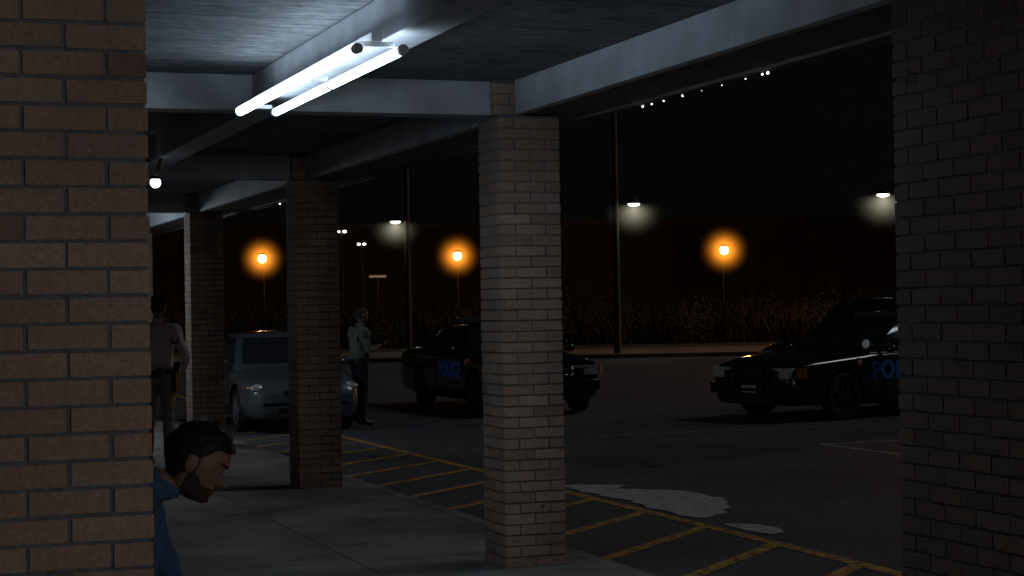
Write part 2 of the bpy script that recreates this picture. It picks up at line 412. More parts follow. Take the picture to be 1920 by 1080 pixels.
POL=dict(st=[(-2.66,.40,.82,.86,.80),(-2.60,.28,.95,1.0,.90),(-2.2,.22,.99,1.05,.95),(-1.2,.20,.98,1.03,.975),(0,.20,.97,1.0,.98),(1.0,.20,.96,1.01,.975),(1.25,.21,.94,1.02,.97),(1.9,.22,.89,.97,.95),(2.4,.23,.84,.90,.91),(2.6,.25,.78,.82,.85),(2.67,.33,.70,.74,.78)],
 cab=dict(xf0=1.28,xf1=.42,xr0=-1.95,xr1=-1.15,belt=.97,roof=1.43,w0=.87,w1=.64),wb=(1.70,-1.22),wr=.345,tw=.90,W=.98,L=5.34)
SUV=dict(st=[(-2.45,.45,1.0,1.04,.88),(-2.40,.32,1.08,1.12,.94),(-2.1,.27,1.10,1.14,.97),(-1.2,.26,1.09,1.13,.98),(0,.26,1.08,1.11,.98),(1.0,.26,1.07,1.14,.975),(1.25,.26,1.06,1.16,.97),(1.8,.27,1.02,1.10,.95),(2.25,.28,.95,1.02,.91),(2.42,.32,.88,.92,.84),(2.48,.40,.78,.82,.78)],
 cab=dict(xf0=1.35,xf1=.65,xr0=-2.38,xr1=-2.15,belt=1.08,roof=1.78,w0=.89,w1=.70),wb=(1.5,-1.4),wr=.38,tw=.90,W=.98,L=4.95)
def car(name,loc,heading,sp,paint,kind):
    e=empty(name,loc,heading)
    rows=densify(sp['st'],5)
    vs=[];fs=[]
    for (x,zb,zs,zt,w) in rows:
        half=[(0,zb),(.7*w,zb),(.92*w,zb+.03),(.99*w,zb+.14),(w*1.01,(zb+zs)/2),(w*.995,zs-.12),(w*.975,zs-.04),(w*.93,zs),(w*.75,zs+(zt-zs)*.72),(w*.4,zt-.006),(0,zt)]
        half=densify(half,2)
        ring=[(y,z) for y,z in half]+[(-y,z) for y,z in half[-2:0:-1]]
        nr=len(ring)
        vs+= [(x,y,z) for y,z in ring]
    for i in range(len(rows)-1):
        for j in range(nr): fs.append((i*nr+j,i*nr+(j+1)%nr,(i+1)*nr+(j+1)%nr,(i+1)*nr+j))
    fs.append(tuple(range(nr))[::-1]); fs.append(tuple((len(rows)-1)*nr+j for j in range(nr)))
    m=MB(); m.add(vs,fs,paint); m.mi(M['black'])
    body=m.obj('body',None)
    import bmesh
    bm=bmesh.new(); bm.from_mesh(body.data); bmesh.ops.recalc_face_normals(bm,faces=bm.faces); bm.to_mesh(body.data); bm.free()
    cut=MB()
    for wx in sp['wb']:
        for s in (1,-1): cut.cyl((wx,s*(sp['W']-.27),sp['wr']+.015),(wx,s*(sp['W']+.2),sp['wr']+.015),sp['wr']+.055,sp['wr']+.055,M['black'],32)
    co=cut.obj('cut',None,False)
    bm=bmesh.new(); bm.from_mesh(co.data); bmesh.ops.recalc_face_normals(bm,faces=bm.faces); bm.to_mesh(co.data); bm.free()
    md=body.modifiers.new('x','BOOLEAN'); md.operation='DIFFERENCE'; md.object=co; md.solver='EXACT'
    try: md.material_mode='TRANSFER'
    except Exception: pass
    dg=bpy.context.evaluated_depsgraph_get(); dg.update()
    nm=bpy.data.meshes.new_from_object(body.evaluated_get(dg))
    body.modifiers.clear()
    if len(nm.polygons)>100: body.data=nm
    nm.polygons.foreach_set('use_smooth',[True]*len(nm.polygons)); nm.set_sharp_from_angle(angle=math.radians(35))
    bpy.data.objects.remove(co)
    body.parent=e
    c=sp['cab']; b=MB(); rings=[]
    zs_=[c['belt']-.05,c['belt']+.05,(c['belt']+c['roof'])/2,c['roof']-.075,c['roof']-.02,c['roof'],c['roof']+.012]
    for q,z in enumerate(zs_):
        t=(z-c['belt'])/(c['roof']-.06-c['belt']); t=max(-.05,min(t,1.0))
        xf=c['xf0']+(c['xf1']-c['xf0'])*t; xr=c['xr0']+(c['xr1']-c['xr0'])*t; w=c['w0']+(c['w1']-c['w0'])*(t**1.3 if t>0 else t)
        ins=[0,0,0,0,.05,.17,.5][q]
        xf-=ins*.9; xr+=ins*.9; w-=ins*.7
        mid=-.18
        mid=max(min(mid,xf-.5),xr+.6)
        half=[(xf,0),(xf-.015,.5*w),(xf-.07,.88*w),(xf-.17,w),(mid+.05,w*1.01),(mid-.05,w*1.01),(xr+.36,w),(xr+.10,.90*w),(xr+.01,.5*w),(xr,0)]
        if kind=='suv': half=[(xf,0),(xf-.015,.5*w),(xf-.07,.88*w),(xf-.17,w),(mid+.05,w*1.01),(mid-.05,w*1.01),(xr+.25,w),(xr+.06,.92*w),(xr+.01,.5*w),(xr,0)]
        rings.append([(x,y,z) for x,y in half]+[(x,-y,z) for x,y in half[-2:0:-1]])
    nr=18
    for q in range(len(rings)-1):
        for j in range(nr):
            jj=j if j<9 else 17-j
            g=M['glass'] if (q in (1,2) and jj in (0,1,3,5,7,8)) else (M['black'] if (q in(1,2) and jj==4) else paint)
            b.add([rings[q][j],rings[q][(j+1)%nr],rings[q+1][(j+1)%nr],rings[q+1][j]],[(0,1,2,3)],g)
    b.add(rings[-1],[tuple(range(nr))],paint)
    co=b.obj('cabin',e,False)
    bm=bmesh.new(); bm.from_mesh(co.data); bmesh.ops.remove_doubles(bm,verts=bm.verts,dist=.0005); bmesh.ops.recalc_face_normals(bm,faces=bm.faces); bm.to_mesh(co.data); bm.free()
    co.data.polygons.foreach_set('use_smooth',[True]*len(co.data.polygons)); co.data.set_sharp_from_angle(angle=math.radians(30))
    w=MB(); rim=M['alloy'] if kind=='sedan' else M['rimdark']
    for wx in sp['wb']:
        for s in (1,-1):
            r=sp['wr']; yo=s*(sp['W']-.015); yi=s*(sp['W']-.22)
            prof=[(yi,r*.62),(yi,r*.93),(yi+s*.03,r),(yo-s*.03,r),(yo,r*.93),(yo-s*.005,r*.68),(yo-s*.03,r*.66)]
            n=32
            pv=[(wx+rr*math.cos(2*math.pi*i/n),yy,r+rr*math.sin(2*math.pi*i/n)) for yy,rr in prof for i in range(n)]
            pf=[(a*n+i,a*n+(i+1)%n,(a+1)*n+(i+1)%n,(a+1)*n+i) for a in range(len(prof)-1) for i in range(n)]
            w.add(pv,pf,M['tyre'])
            w.cyl((wx,yo-s*.09,r),(wx,yo-s*.08,r),r*.66,r*.66,M['black'],32)
            n=5 if kind=='sedan' else 8
            for i in range(n):
                T=Matrix.Translation((wx,yo-s*.03,r))@Matrix.Rotation(2*math.pi*i/n+.3,4,'Y')
                w.box(-.035 if n==5 else -.028,.035 if n==5 else .028,-.02,.015,0.03,r*.64,rim,T)
            w.cyl((wx,yo-s*.06,r),(wx,yo-s*.005,r),.065,.055,rim,20)
            for a in range(24):
                t0=2*math.pi*a/24;t1=2*math.pi*(a+1)/24
                w.cyl((wx+r*.655*math.cos(t0),yo-s*.02,r+r*.655*math.sin(t0)),(wx+r*.655*math.cos(t1),yo-s*.02,r+r*.655*math.sin(t1)),.013,.013,rim,6,False)
    w.obj('wheels',e)
    d=MB(); L=sp['L']/2; Wd=sp['W']; bz=c['belt']
    xn=sp['st'][-1][0]
    if kind=='sedan':
        for s in (1,-1):
            T=Matrix.Rotation(-s*.55,4,'Z')@Matrix.Rotation(.40,4,'Y')
            d.sph((2.000,s*.60,.645),(.098,.215,.070),M['lens'],20,12,T)
            d.sph((1.90,s*.775,.655),(.10,.040,.042),M['amber'],12,8)
            d.sph((2.15,s*.52,.34),(.05,.075,.045),M['lens'],12,8)
        d.box(2.10,2.205,-.32,.32,.545,.60,M['black']); d.box(2.13,2.212,-.34,.34,.602,.614,M['chrome'])
        d.box(2.15,2.210,-.02,.02,.552,.595,M['chrome'])
        d.box(2.13,2.218,-.40,.40,.29,.37,M['black'])
        d.box(2.18,2.228,-.16,.16,.40,.51,M['plate'])
        for s in (1,-1):
            d.cyl((2.10,s*.42,.668),(1.30,s*.66,.902),.006,.006,M['black'],6)
    else:
        zt=sp['st'][-2][3]
        for s in (1,-1):
            T=Matrix.Rotation(-s*.15,4,'Z')
            d.box(-.12,.045,-.19,.19,-.075,.075,M['lens'],Matrix.Translation((xn-.04,s*.62,zt-.11))@T)
            d.box(-.14,.01,-.06,.06,-.07,.07,M['amber'],Matrix.Translation((xn-.10,s*.845,zt-.11))@Matrix.Rotation(-s*.6,4,'Z'))
        d.box(xn-.1,xn+.018,-.40,.40,zt-.185,zt-.045,M['black'])
        for i in range(5): d.box(xn-.05,xn+.026,-.40,.40,zt-.18+i*.031,zt-.173+i*.031,M['chrome'])
        d.box(xn-.1,xn+.05,-.84,.84,.40,.56,paint); d.box(xn-.08,xn+.056,-.5,.5,.27,.36,M['black'])
        d.box(xn+.03,xn+.058,-.16,.16,.42,.53,M['plate'])
        for s in (-.3,.3): d.box(xn+.06,xn+.11,s-.025,s+.025,.38,zt+.02,M['black'])
        d.box(xn+.08,xn+.115,-.3,.3,zt-.06,zt-.01,M['black']); d.box(xn+.08,xn+.115,-.3,.3,.45,.49,M['black'])
        rz=c['roof']+.05; rx=(c['xf1']+c['xr1'])/2+.12
        for s in (1,-1):
            d.box(rx-.13,rx+.13,min(s*.12,s*.58),max(s*.12,s*.58),rz,rz+.09,M['clearlens'])
        d.box(rx-.12,rx+.12,-.119,.119,rz,rz+.085,M['clearlens']); d.box(rx-.10,rx+.10,-.56,.56,rz-.04,rz-.002,M['black'])
        d.cyl((c['xf0']-.25,c['w0']-.02,bz+.12),(c['xf0']-.12,c['w0'],bz+.13),.05,.07,M['chrome'],14)
    xr=sp['st'][0][0]
    for s in (1,-1):
        d.sph((xr+.08,s*(Wd*.72),.74 if kind!='suv' else .95),(.10,.16,.09),M['redlens'],14,8)
        d.sph((c['xf0']-.42,s*(Wd+.09),bz+.06),(.06,.10,.07),paint,14,10)
        d.box(c['xf0']-.44,c['xf0']-.39,min(s*(Wd-.12),s*(Wd+.04)),max(s*(Wd-.12),s*(Wd+.04)),bz+.01,bz+.04,M['black'])
        for xx in (c['xf0']-.35,-.2,-1.15 if kind=='sedan' else -1.2):
            d.box(xx-.004,xx+.004,s*(Wd+.012)-.006,s*(Wd+.012)+.006,.32,bz-.10,M['black'])
        for xx in (-.05,-1.0): d.box(xx-.07,xx+.07,s*(Wd+.006)-.012,s*(Wd+.006)+.012,bz-.16,bz-.125,paint)
        if kind!='suv' and kind!='pol': d.box(-.9+.0,1.0,s*(Wd+.010)-.008,s*(Wd+.010)+.008,.52,.56,M['black'])
    d.obj('trim',e,True,.006)
    wi=MB()
    for s in (-.35,.25):
        wi.cyl((c['xf0']-.02,s,bz+.06),(c['xf0']-.28,s+.45,bz+.20),.008,.006,M['black'],6)
    wi.obj('wipers',e)
    if kind!='sedan':
        for s in (1,-1):
            cu=bpy.data.curves.new('police_lettering','FONT'); cu.body='POLICE'; cu.size=.36; cu.extrude=.003; cu.offset=.010
            cu.align_x='CENTER'; cu.align_y='CENTER'; cu.space_character=1.05
            o=bpy.data.objects.new('police_lettering',cu); bpy.context.scene.collection.objects.link(o)
            cu.materials.append(M['bluetext']); o.parent=e
            o.location=(.56,s*(Wd+.018),.70 if kind!='suv' else .8); o.rotation_euler=(math.pi/2,0,math.pi if s>0 else 0)
            g=MB(); g.cyl((1.42,s*(Wd-.03),.845),(1.42,s*(Wd+.012),.845),.06,.06,M['badge'],24); g.cyl((1.42,s*(Wd+.0),.845),(1.42,s*(Wd+.015),.845),.032,.032,M['plate'],24); g.obj('door_badge',e)
    return e
car('parked_car',(5.97,27.35,GZ),-math.pi/2,SED,M['silverpaint'],'sedan')
car('police_car',(10.33,29.55,GZ),-math.pi/2,POL,M['blackpaint'],'pol')
hd=math.atan2(-.276,-.96)
fc=Vector((12.38,23.95,GZ)); car('police_car',fc-Vector((math.cos(hd),math.sin(hd),0))*2.67,hd,POL,M['blackpaint'],'pol')
car('police_suv',(17.6,28.7,GZ),hd+.05,SUV,M['blackpaint'],'suv')

# ------------------------------------------------------------ people
def interp(tab,z):
    if z>=tab[0][0]: return tab[0][1]
    for a,b in zip(tab,tab[1:]):
        if a[0]>=z>=b[0]:
            t=(a[0]-z)/(a[0]-b[0]); t=t*t*(3-2*t); return a[1]+(b[1]-a[1])*t
    return tab[-1][1]
PROF=[(.118,.0),(.10,.055),(.075,.082),(.05,.092),(.026,.099),(.008,.091),(-.012,.104),(-.03,.123),(-.036,.118),(-.042,.098),(-.054,.103),(-.061,.097),(-.070,.101),(-.082,.092),(-.098,.098),(-.11,.085),(-.122,.03)]
def sstep(a,b,x):
    t=max(0,min(1,(x-a)/(b-a))); return t*t*(3-2*t)
def head(parent,loc,rot,hairmat,hairthick=.010,beard=False,tufts=0,name='head',cap=False,short=False):
    m=MB(); n=96; mm=72; vs=[];tag=[];nrm=[]
    for j in range(mm+1):
        ph=math.pi*j/mm
        for i in range(n):
            t=2*math.pi*i/n
            x=.098*math.sin(ph)*math.cos(t); y=.076*math.sin(ph)*math.sin(t); z=.120*math.cos(ph)
            if z<-.01:
                k=min(1,(-.01-z)/.11); y*=1-.22*k
                if x<0: x*=1-.50*k
            if z>0 and x<0: x*=1.06
            if x>0:
                base=.098*math.sqrt(max(0,1-(z/.121)**2))
                ff=min(1,x/max(base,1e-4))
                px=interp(PROF,z); sm=interp([(.118,.0),(.10,.055),(.05,.092),(0,.092),(-.05,.090),(-.09,.080),(-.11,.06),(-.122,.03)],z)
                wb=ff**1.2
                x=x*(1-wb)+sm*ff**.9*wb
                if z<.006 and z>-.042: sg=.013+.006*sstep(.0,-.03,z)
                else: sg=.030
                wgt=math.exp(-(y/sg)**2)
                x=x*(1-wgt)+px*wgt
                x-=.011*math.exp(-((abs(y)-.031)/.014)**2-((z-.006)/.012)**2)
                x+=.004*math.exp(-((abs(y)-.045)/.016)**2-((z+.022)/.014)**2)
            hl=-.065 if x<-.022 else (.015-.080*(-x)/.022 if x<0 else .015+.050*sstep(0,.055,x))
            hair = z>hl
            brd = beard and z<-.044+.02*sstep(.05,.0,x) and x>.0 and not (abs(y)<.020 and -.073<z<-.056 and x>.08) and not (z>-.056 and abs(y)<.06 and x>.045 and abs(y)>.024)
            if beard and 0<x<.016 and -.03<z<.03 and abs(y)>.05: brd=True
            v=Vector((x,y,z)); nn=Vector((x/.0096,y/.0058,z/.0144)).normalized()
            if hair and not cap:
                nz=noise.noise(v*38)*.45+noise.noise(v*95)*.35
                v+=nn*(hairthick*(1+nz*.8) if not short else .003)
            vs.append(v); tag.append(1 if hair else (2 if brd else 0)); nrm.append(nn)
    T=Matrix.Translation(loc)@rot.to_4x4()
    fs=[];mt=[]
    for j in range(mm):
        for i in range(n):
            f=(j*n+i,(j+1)*n+i,(j+1)*n+(i+1)%n,j*n+(i+1)%n); fs.append(f)
            q=[tag[z_] for z_ in f]; mt.append(1 if q.count(1)>=2 else (2 if q.count(2)>=2 else 0))
    VV=[T@v for v in vs]
    m.v=[tuple(v) for v in VV]; m.f=[list(f) for f in fs]; m.mi(M['skin']); m.mi(hairmat); m.mi(M['stubble']); m.m=mt
    R4=rot.to_4x4()
    for s in (1,-1):
        m.sph(T@Vector((-.006,s*.081,-.008)),(.020,.008,.032),M['skin'],14,10,R4@Matrix.Rotation(-.15,4,'Y'))
        m.sph(T@Vector((-.010,s*.087,-.006)),(.014,.005,.024),M['skin'],12,8,R4)
        m.sph(T@Vector((.0755,s*.031,.003)),.0112,M['eye'],12,8)
        m.sph(T@Vector((.0835,s*.031,.002)),.0052,M['black'],10,6)
        m.sph(T@Vector((.0765,s*.031,.0075)),(.0125,.014,.0075),M['skin'],12,8,R4)
        for q in range(8):
            yy=s*(.014+.005*q); m.sph(T@Vector((.0955-.00022*(5*q)**1.6*.28,yy,.024+.0010*q)),(.005,.005,.0035),hairmat,8,6,R4)
    if tufts:
        for _ in range(tufts):
            k=random.randrange(len(vs))
            if tag[k]!=1: continue
            v=vs[k]; nn=nrm[k]
            fl=Vector((-.3,0,-.7)); flow=fl-nn*nn.dot(fl)
            d=(nn*random.uniform(.0,.2)+flow*.9+Vector((random.uniform(-.25,.25),random.uniform(-.25,.25),random.uniform(-.2,.2)))).normalized()
            Ln=random.uniform(.006,.012)
            s=d.cross(nn).normalized()*.0012
            p=v-nn*.001
            m.add([T@(p-s),T@(p+s),T@(p+d*Ln)],[(0,1,2)],hairmat)
    if cap:
        cm=M['darktr']; 
        vs2=[];fs2=[]
        for j in range(9):
            ph=(math.pi/2)*j/8
            for i in range(28):
                t=2*math.pi*i/28
                vs2.append(T@Vector((.112*math.sin(ph)*math.cos(t)-.004,.09*math.sin(ph)*math.sin(t),.035+.105*math.cos(ph))))
        for j in range(8):
            for i in range(28): fs2.append((j*28+i,(j+1)*28+i,(j+1)*28+(i+1)%28,j*28+(i+1)%28))
        m.add(vs2,fs2,cm)
        br=[];nb=14
        for i in range(nb+1):
            t=-1.1+2.2*i/nb
            br.append(T@Vector((.105*math.cos(t),.088*math.sin(t),.038))); 
        for i in range(nb+1):
            t=-1.1+2.2*i/nb
            br.append(T@Vector((.105*math.cos(t)+.075*math.cos(t*.8),.088*math.sin(t),.026)))
        m.add(br,[(i,i+1,nb+2+i,nb+1+i) for i in range(nb)],cm)
    return m.obj(name,parent)
def hand(parent,wrist,dirv,palmn,side,curl=.5,name='hand'):
    m=MB(); d=Vector(dirv).normalized(); p=Vector(palmn); p=(p-d*p.dot(d)).normalized(); s=d.cross(p)*side
    w=Vector(wrist)
    def cap(a,b,r0,r1):
        m.cyl(a,b,r0,r1,M['skin'],10,False); m.sph(b,r1,M['skin'],10,6)
    Rm=Matrix((d,s,p)).transposed().to_4x4()
    m.sph(w+d*.045,(.055,.042,.016),M['skin'],16,10,Rm)
    m.cyl(w-d*.02,w+d*.03,.025,.028,M['skin'],12)
    for i,(off,Ln) in enumerate(((-.030,.070),(-.010,.080),(.010,.075),(.029,.058))):
        a=w+d*.085+s*off; m.sph(a,.0095,M['skin'],10,6); dd=d.copy()
        for k,(f,r) in enumerate(((.45,.009),(.32,.0082),(.23,.0072))):
            an=curl*(.6+.7*k); dd=(d*math.cos(an)+p*math.sin(an)).normalized()
            b=a+dd*Ln*f; cap(a,b,r+.0006,r)
            a=b
    a=w+d*.03-s*.035; dd=(d*.6-s*.6+p*.35).normalized(); b=a+dd*.035; cap(a,b,.011,.010); dd=(d*.8-s*.2+p*.4).normalized(); cap(b,b+dd*.028,.0095,.008)
    return m.obj(name,parent)
def person(name,loc,heading,J,mats,shoe=None,scale=1,flat=.78,wid=1.0):
    e=empty(name,loc,heading); e.scale=(scale,)*3
    pts=[];idx={};ed=[];rad=[]
    def P(k,v,r,par=None):
        idx[k]=len(pts); pts.append(Vector(v)); rad.append(r)
        if par: ed.append((idx[par],idx[k]))
    pe=Vector(J['pelvis']);ch=Vector(J['chest']);nk=Vector(J['neck']);hb=Vector(J['headbase'])
    P('pelvis',pe,(.145*wid,.145*wid)); P('waist',pe.lerp(ch,.42),(.138*wid,.138*wid),'pelvis'); P('chest',ch,(.155*wid,.155*wid),'waist')
    P('upch',ch.lerp(nk,.55),(.130,.130),'chest'); P('neck',nk,(.070,.070),'upch'); P('hb',hb,(.060,.060),'neck')
    for s in 'LR':
        sh=Vector(J['sh'+s]);el=Vector(J['el'+s]);wr=Vector(J['wr'+s])
        P('sh'+s,sh,(.086,.086),'upch'); P('ua'+s,sh.lerp(el,.5),(.060,.060),'sh'+s); P('el'+s,el,(.050,.050),'ua'+s)
        P('fa'+s,el.lerp(wr,.4),(.045,.045),'el'+s); P('wr'+s,wr,(.033,.033),'fa'+s)
        hp=Vector(J['hp'+s]);kn=Vector(J['kn'+s]);an=Vector(J['an'+s]);to=Vector(J['to'+s])
        P('hp'+s,hp,(.105,.105),'pelvis'); P('th'+s,hp.lerp(kn,.5),(.088,.088),'hp'+s); P('kn'+s,kn,(.068,.068),'th'+s)
        P('ca'+s,kn.lerp(an,.35),(.064,.064),'kn'+s); P('an'+s,an,(.052,.052),'ca'+s); P('to'+s,to,(.038,.038),'an'+s)
    me=bpy.data.meshes.new('body'); me.from_pydata([tuple(p) for p in pts],ed,[])
    o=bpy.data.objects.new('body',me); bpy.context.scene.collection.objects.link(o)
    sk=o.modifiers.new('s','SKIN'); sk.use_smooth_shade=True
    for i,sv in enumerate(me.skin_vertices[0].data):
        sv.radius=rad[i]; sv.use_root=(i==0)
    sb=o.modifiers.new('u','SUBSURF'); sb.levels=3; sb.render_levels=3
    sm=o.modifiers.new('sm','SMOOTH'); sm.iterations=8; sm.factor=.5
    dg=bpy.context.evaluated_depsgraph_get(); dg.update()
    nm=bpy.data.meshes.new_from_object(o.evaluated_get(dg)); o.modifiers.clear(); o.data=nm
    import bmesh
    bm=bmesh.new(); bm.from_mesh(nm); bmesh.ops.recalc_face_normals(bm,faces=bm.faces)
    # fill out the shoulder caps so sleeve and yoke join without a gap
    nv0=len(bm.verts)
    for s in 'LR':
        shp=Vector(J['sh'+s]); mid_=shp.lerp(ch.lerp(nk,.55),.45)
        for cc,rr in ((shp,.088),(mid_,.098),(shp.lerp(Vector(J['el'+s]),.16),.076)):
            bmesh.ops.create_icosphere(bm,subdivisions=4,radius=rr,matrix=Matrix.Translation(cc))
    bm.to_mesh(nm); bm.free()
    keys=['top','trousers','skin','shoe']
    nm.materials.clear()
    for k in keys: nm.materials.append(M[mats[k]])
    ax=(nk-pe).normalized(); fw=Vector((1,0,0)); fw=(fw-ax*fw.dot(ax)).normalized(); sd=ax.cross(fw)
    nml=list(idx)
    segs=[(pts[a],pts[b]-pts[a],(pts[b]-pts[a]).length_squared,nml[b]) for (a,b) in ed]
    def near(c):
        best=(9,None)
        for p0,dv,l2,nmk in segs:
            t=max(0,min(1,(c-p0).dot(dv)/l2)); dd=(c-p0-dv*t).length
            if dd<best[0]: best=(dd,nmk)
        return best[1],best[0]
    hd_=(hb-nk).normalized()
    lab=[]
    norms=[v.normal.copy() for v in nm.vertices]
    for v,nrv in zip(nm.vertices,norms):
        c=v.co.copy(); k,_=near(c); lab.append(k if v.index<nv0 else 'upch')
        h=(c-pe).dot(ax); lat=abs((c-pe).dot(sd))
        if k[:2] not in ('el','fa','wr','kn','ca','an','to','hb'):
            wt=(1-sstep(.10,.22,lat))*sstep(-.15,.05,h)*(1-sstep(.0,.10,(c-nk).dot(ax)))
            d=(c-(pe+ax*h)).dot(fw); v.co=c-fw*d*(1-flat)*wt
        if k[:2] not in ('hb','wr','to'):
            w=noise.noise(Vector((c.x*9,c.y*9,c.z*16)))*.010+noise.noise(Vector((c.x*22,c.y*22,c.z*40)))*.004
            v.co=v.co+nrv*w
    top={'waist','chest','upch','neck'}|{p+s for p in('sh','ua','el','fa','wr') for s in 'LR'}
    for f in nm.polygons:
        c=f.center; k=lab[f.vertices[0]]
        mi=1
        if k in top: mi=0
        if k=='waist' and (c-pe).dot(ax)<.03: mi=1
        if k=='hb':
            r=(c-nk-hd_*(c-nk).dot(hd_)).length
            mi=2 if (c-nk).dot(hd_)>.045 and r<.080 else 0
        if k[:2]=='to': mi=3
        f.material_index=mi; f.use_smooth=True
    o.parent=e
    b=MB(); n=28; zc=(pe.lerp(ch,.08))
    for (cc,rx,ry,h,mt) in ((zc,.122*wid,.150*wid,.045,'leather'),(nk+hd_*.040,.060,.062,.035,mats['top'])):
        vs=[]
        for q,(hh,gr) in enumerate(((-h/2,1.0),(h/2,1.0),(h/2,.9),(-h/2,.9))):
            for i in range(n):
                t=2*math.pi*i/n; vs.append(cc+ax*hh+fw*rx*gr*math.cos(t)+sd*ry*gr*math.sin(t))
        b.add(vs,[(q*n+i,q*n+(i+1)%n,((q+1)%4)*n+(i+1)%n,((q+1)%4)*n+i) for q in range(4) for i in range(n)],M[mt])
    b.obj('belt_and_collar',e)
    return e
ST=dict(pelvis=(0,0,.96),chest=(0,0,1.27),neck=(-.005,0,1.475),headbase=(.01,0,1.57),
 shL=(-.01,.175,1.40),shR=(-.01,-.175,1.40),hpL=(0,.09,.90),hpR=(0,-.09,.90),knL=(.02,.11,.50),knR=(.01,-.10,.50),anL=(-.01,.12,.09),anR=(-.03,-.11,.09),toL=(.17,.14,.04),toR=(.15,-.13,.04))
J=dict(ST); J.update(elL=(.02,.25,1.12),elR=(.03,-.24,1.12),wrL=(.27,.13,1.17),wrR=(.28,-.10,1.19),neck=(.01,0,1.475),headbase=(.03,0,1.565))
mloc=W(-2.28,26.9,GZ); hdm=-A+.55
p=person('standing_man',mloc,hdm,J,dict(top='sage',trousers='darktr',skin='skin',shoe='leather'),flat=.9,wid=1.12)
head(p,(.045,0,1.655),Matrix.Rotation(.22,3,'Y'),M['hairgrey'],short=True)
hand(p,(.27,.13,1.17),(1,-.15,.15),(0,-.3,1),1,.7,'hand_l'); hand(p,(.28,-.10,1.19),(1,.25,.2),(0,.2,1),-1,.6,'hand_r')
b=MB(); b.box(.34,.47,.0,.07,1.235,1.245,M['black'],None); b.obj('phone',p)
J=dict(ST); J.update(elL=(-.03,.31,1.14),elR=(-.05,-.32,1.15),wrL=(.10,.22,.97),wrR=(.12,-.22,.98))
p=person('police_officer',(3.02,19.5,0),math.radians(62),J,dict(top='pinkshirt',trousers='khaki',skin='skin',shoe='leather'),scale=1.03,wid=1.12,flat=.85)
head(p,(.02,0,1.66),Matrix.Rotation(.08,3,'Y'),M['hairgrey'],cap=True,short=True)
hand(p,(.10,.22,.97),(.7,-.6,-.35),(.4,-.6,0),1,.6,'hand_l'); hand(p,(.12,-.22,.98),(.7,.6,-.35),(.4,.6,0),-1,.6,'hand_r')
b=MB(); b.box(-.07,.05,-.21,-.165,.78,.99,M['leather']); b.box(-.05,.0,-.225,-.175,.99,1.07,M['black']); b.box(-.17,-.12,.06,.12,.93,1.02,M['leather']); b.box(-.17,-.12,-.09,-.03,.93,1.03,M['leather']); b.obj('holster',p,True,.008)
# seated man leaning forward
J=dict(pelvis=(0,0,.57),chest=(.20,0,.86),neck=(.36,0,1.10),headbase=(.445,0,1.14),shL=(.28,.19,1.04),shR=(.28,-.19,1.04),elL=(.40,.27,.74),elR=(.40,-.27,.74),
 wrL=(.60,.10,.66),wrR=(.60,-.10,.66),hpL=(.02,.10,.55),hpR=(.02,-.10,.55),knL=(.46,.17,.53),knR=(.46,-.17,.53),anL=(.42,.18,.09),anR=(.42,-.18,.09),toL=(.58,.21,.04),toR=(.58,-.21,.04))
sp=W(-1.49,5.62,0)
p=person('seated_man',sp,-A+.08,J,dict(top='blueshirt',trousers='darktr',skin='skin',shoe='leather'),flat=.85)
head(p,(.50,0,1.19),Matrix.Rotation(.55,3,'Y'),M['hair'],hairthick=.010,beard=True,tufts=14000)
hand(p,(.60,.10,.66),(.7,-.5,-.3),(0,-.5,-.6),1,.6,'hand_l'); hand(p,(.60,-.10,.66),(.7,.5,-.3),(0,.5,-.6),-1,.6,'hand_r')
be=empty('bench',sp,-A+.08); b=MB()
for i in range(4): b.box(-.26+.12*i,-.16+.12*i,-.7,.7,.405,.435,M['wood'])
for y in (-.6,.6):
    b.box(-.24,-.20,y-.03,y+.03,0,.404,M['polem']); b.box(.14,.18,y-.03,y+.03,0,.404,M['polem']); b.box(-.199,.139,y-.03,y+.03,.37,.403,M['polem'])
b.obj('slats_and_legs',be,True,.004)

# ------------------------------------------------------------ far setting
def strip(name,near,far,h,mat,x=(-90,-20,5,40,120),bend=(0,0,.5,2.5,7.5)):
    m=MB(); a=[W(xx,near+bb,h) for xx,bb in zip(x,bend)]; c=[W(xx,far+bb,h) for xx,bb in zip(x,bend)]
    m.add(a+c,[(i,i+1,len(x)+i+1,len(x)+i) for i in range(len(x)-1)],mat)
    a2=[Vector((q.x,q.y,GZ-.1)) for q in a]; m.add(a2+a,[(i,i+1,len(x)+i+1,len(x)+i) for i in range(len(x)-1)],mat)
    return m.obj(name,None,False)
strip('footway',58.6,66.5,GZ+.13,M['footway'])
strip('grass_verge',66.5,100,GZ+.11,M['verge'])
mb=MB(); 
for _ in range(19000):
    xc=random.uniform(-40,48); zc=random.triangular(73,84,76); p=W(xc,zc)
    hN=1.5+.8*noise.noise(Vector((xc*.12,zc*.3,0)))+.5*noise.noise(Vector((xc*.5,zc,3)))
    h=max(.4,hN*random.uniform(.45,1.15)+.04*(zc-73)); w=random.uniform(.015,.04); a=R_()*math.pi; l=Vector((random.gauss(0,.3),random.gauss(0,.3),0))*h
    s=Vector((math.cos(a),math.sin(a),0))*w; b0=Vector((p.x,p.y,GZ)); m_=b0+l*.4+Vector((0,0,h*.6)); t=b0+l+Vector((0,0,h))
    mb.add([b0-s*.5,b0+s*.5,m_+s,m_-s],[(0,1,2,3)],M['brush']); mb.add([m_-s,m_+s,t],[(0,1,2)],M['brush'])
